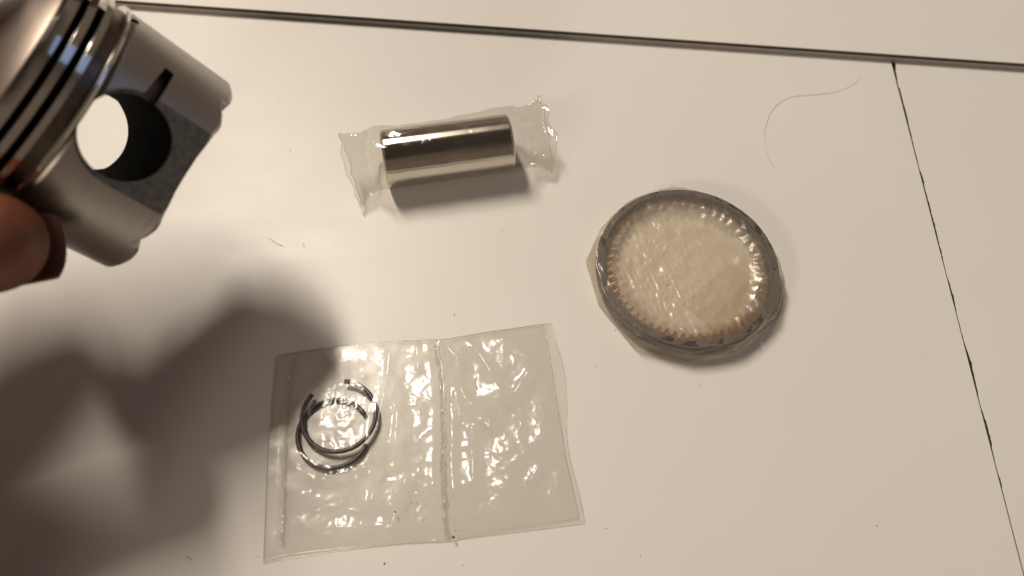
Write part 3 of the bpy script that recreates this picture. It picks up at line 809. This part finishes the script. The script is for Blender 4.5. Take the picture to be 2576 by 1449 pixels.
tag(o, 'dark wire circlip in the bag, lower one, its gap facing right', 'circlip', GC)

# ------------------------------------------------------------------ hair, lint, dust
hp = smooth_path([at(x, y, 0.10) for x, y in [(2163, 192), (2150, 210), (2105, 230), (2050, 238), (1985, 246), (1945, 275), (1926, 320), (1925, 360), (1933, 395), (1946, 420)]], 8)
o = mesh_obj('hair', *tube(hp, 0.03, 6, lambda t: 0.7 + 0.5 * math.sin(math.pi * t)), M['hair'], base=hp[0]); tag(o, 'single curved hair lying on the white table below the seam', 'hair')
for pts, lab in (([(680, 600), (694, 612), (712, 619)], 'tiny lint fibre on the table just right of the thumb shadow'), ([(762, 612), (766, 622)], 'shortest lint fibre on the table below the left end of the pin wrapper'),
                 ([(735, 1196), (745, 1204), (757, 1206)][:0] or [(468, 1400), (476, 1406), (482, 1410)], 'tiny lint fibre in the shadow near the bottom edge of the table')):
    q = smooth_path([at(x, y, 0.08) for x, y in pts], 6)
    o = mesh_obj('lint_fibre', *tube(q, 0.05, 6), M['hair'], base=q[0]); tag(o, lab, 'lint', 'lint fibres on the table')
random.seed(11)
V = []; Fc = []
spots = [(730, 380, .16), (2205, 1322, .16), (967, 1418, .2), (1165, 1422, .14), (1265, 580, .12), (1268, 690, .12), (1497, 925, .12), (1760, 968, .13), (1548, 830, .13), (1143, 792, .13), (650, 1400, .12), (1525, 1330, .12), (1610, 1400, .12), (2330, 905, .1), (620, 700, .1)]
for _ in range(40): spots.append((random.uniform(500, 2500), random.uniform(180, 1440), random.uniform(0.04, 0.09)))
for x, y, r in spots:
    p = at(x, y, 0.02); b = len(V)
    k = [random.uniform(0.6, 1.3) for _ in range(6)]
    V += [p + Vector((r * k[0], 0, .3 * r)), p + Vector((0, r * k[1], .3 * r)), p + Vector((-r * k[2], 0, .3 * r)), p + Vector((0, -r * k[3], .3 * r)), p + Vector((0, 0, r * k[4])), p]
    Fc += [(b + i, b + (i + 1) % 4, b + 4) for i in range(4)] + [(b + (i + 1) % 4, b + i, b + 5) for i in range(4)]
o = mesh_obj('dust', V, Fc, M['dust'], base=(0, 0, 0), smooth=False); tag(o, 'dark dust specks scattered over the white table', 'dust', kind='stuff')
# grains caught on the bag and on the packet
V = []; Fc = []
for (x, y, r) in [(780, 1105, .28), (870, 1055, .16), (895, 1058, .14), (905, 490, .12), (918, 580, .12), (1020, 840, .13), (865, 800, .1), (740, 915, .12), (990, 965, .1), (1105, 1205, .14), (840, 1100, .12), (930, 1150, .12), (1220, 445, .13), (1480, 905, .12), (1092, 1240, .34), (1050, 760, .16)]:
    fx, fy = zp(x, y); p = at(fx, fy, 1.6); b = len(V)
    V += [p + Vector((r, 0, 0)), p + Vector((0, r * .8, 0)), p + Vector((-r * .9, 0, 0)), p + Vector((0, -r, 0)), p + Vector((0, 0, r * .7)), p - Vector((0, 0, r * .5))]
    Fc += [(b + i, b + (i + 1) % 4, b + 4) for i in range(4)] + [(b + (i + 1) % 4, b + i, b + 5) for i in range(4)]
o = mesh_obj('grit', V, Fc, M['dust'], bag, smooth=False); tag(o, kind='stuff')
V = []; Fc = []
for (x, y, r) in [(680, 832, .10), (683, 853, .17), (632, 803, .09), (910, 818, .10), (628, 898, .08), (618, 240, .14), (545, 268, .1), (1185, 1080, .14), (435, 1025, .12), (1050, 1155, .12), (1240, 1028, .14)]:
    fx, fy = (2250 + x / 1.811) * 0.639, (650 + y / 1.811) * 0.639
    p = at(fx, fy, 4); p = Vector((p.x, p.y, pack_z(p.x - RC.x, p.y - RC.y))); d = CAM - p; p = p + d * (0.15 / d.length); b = len(V)
    V += [p + Vector((r, 0, 0)), p + Vector((0, r * .8, 0)), p + Vector((-r * .9, 0, 0)), p + Vector((0, -r, 0)), p + Vector((0, 0, r * .7)), p - Vector((0, 0, r * .5))]
    Fc += [(b + i, b + (i + 1) % 4, b + 4) for i in range(4)] + [(b + (i + 1) % 4, b + i, b + 5) for i in range(4)]
o = mesh_obj('grit', V, Fc, M['dust'], pk, smooth=False); tag(o, kind='stuff')
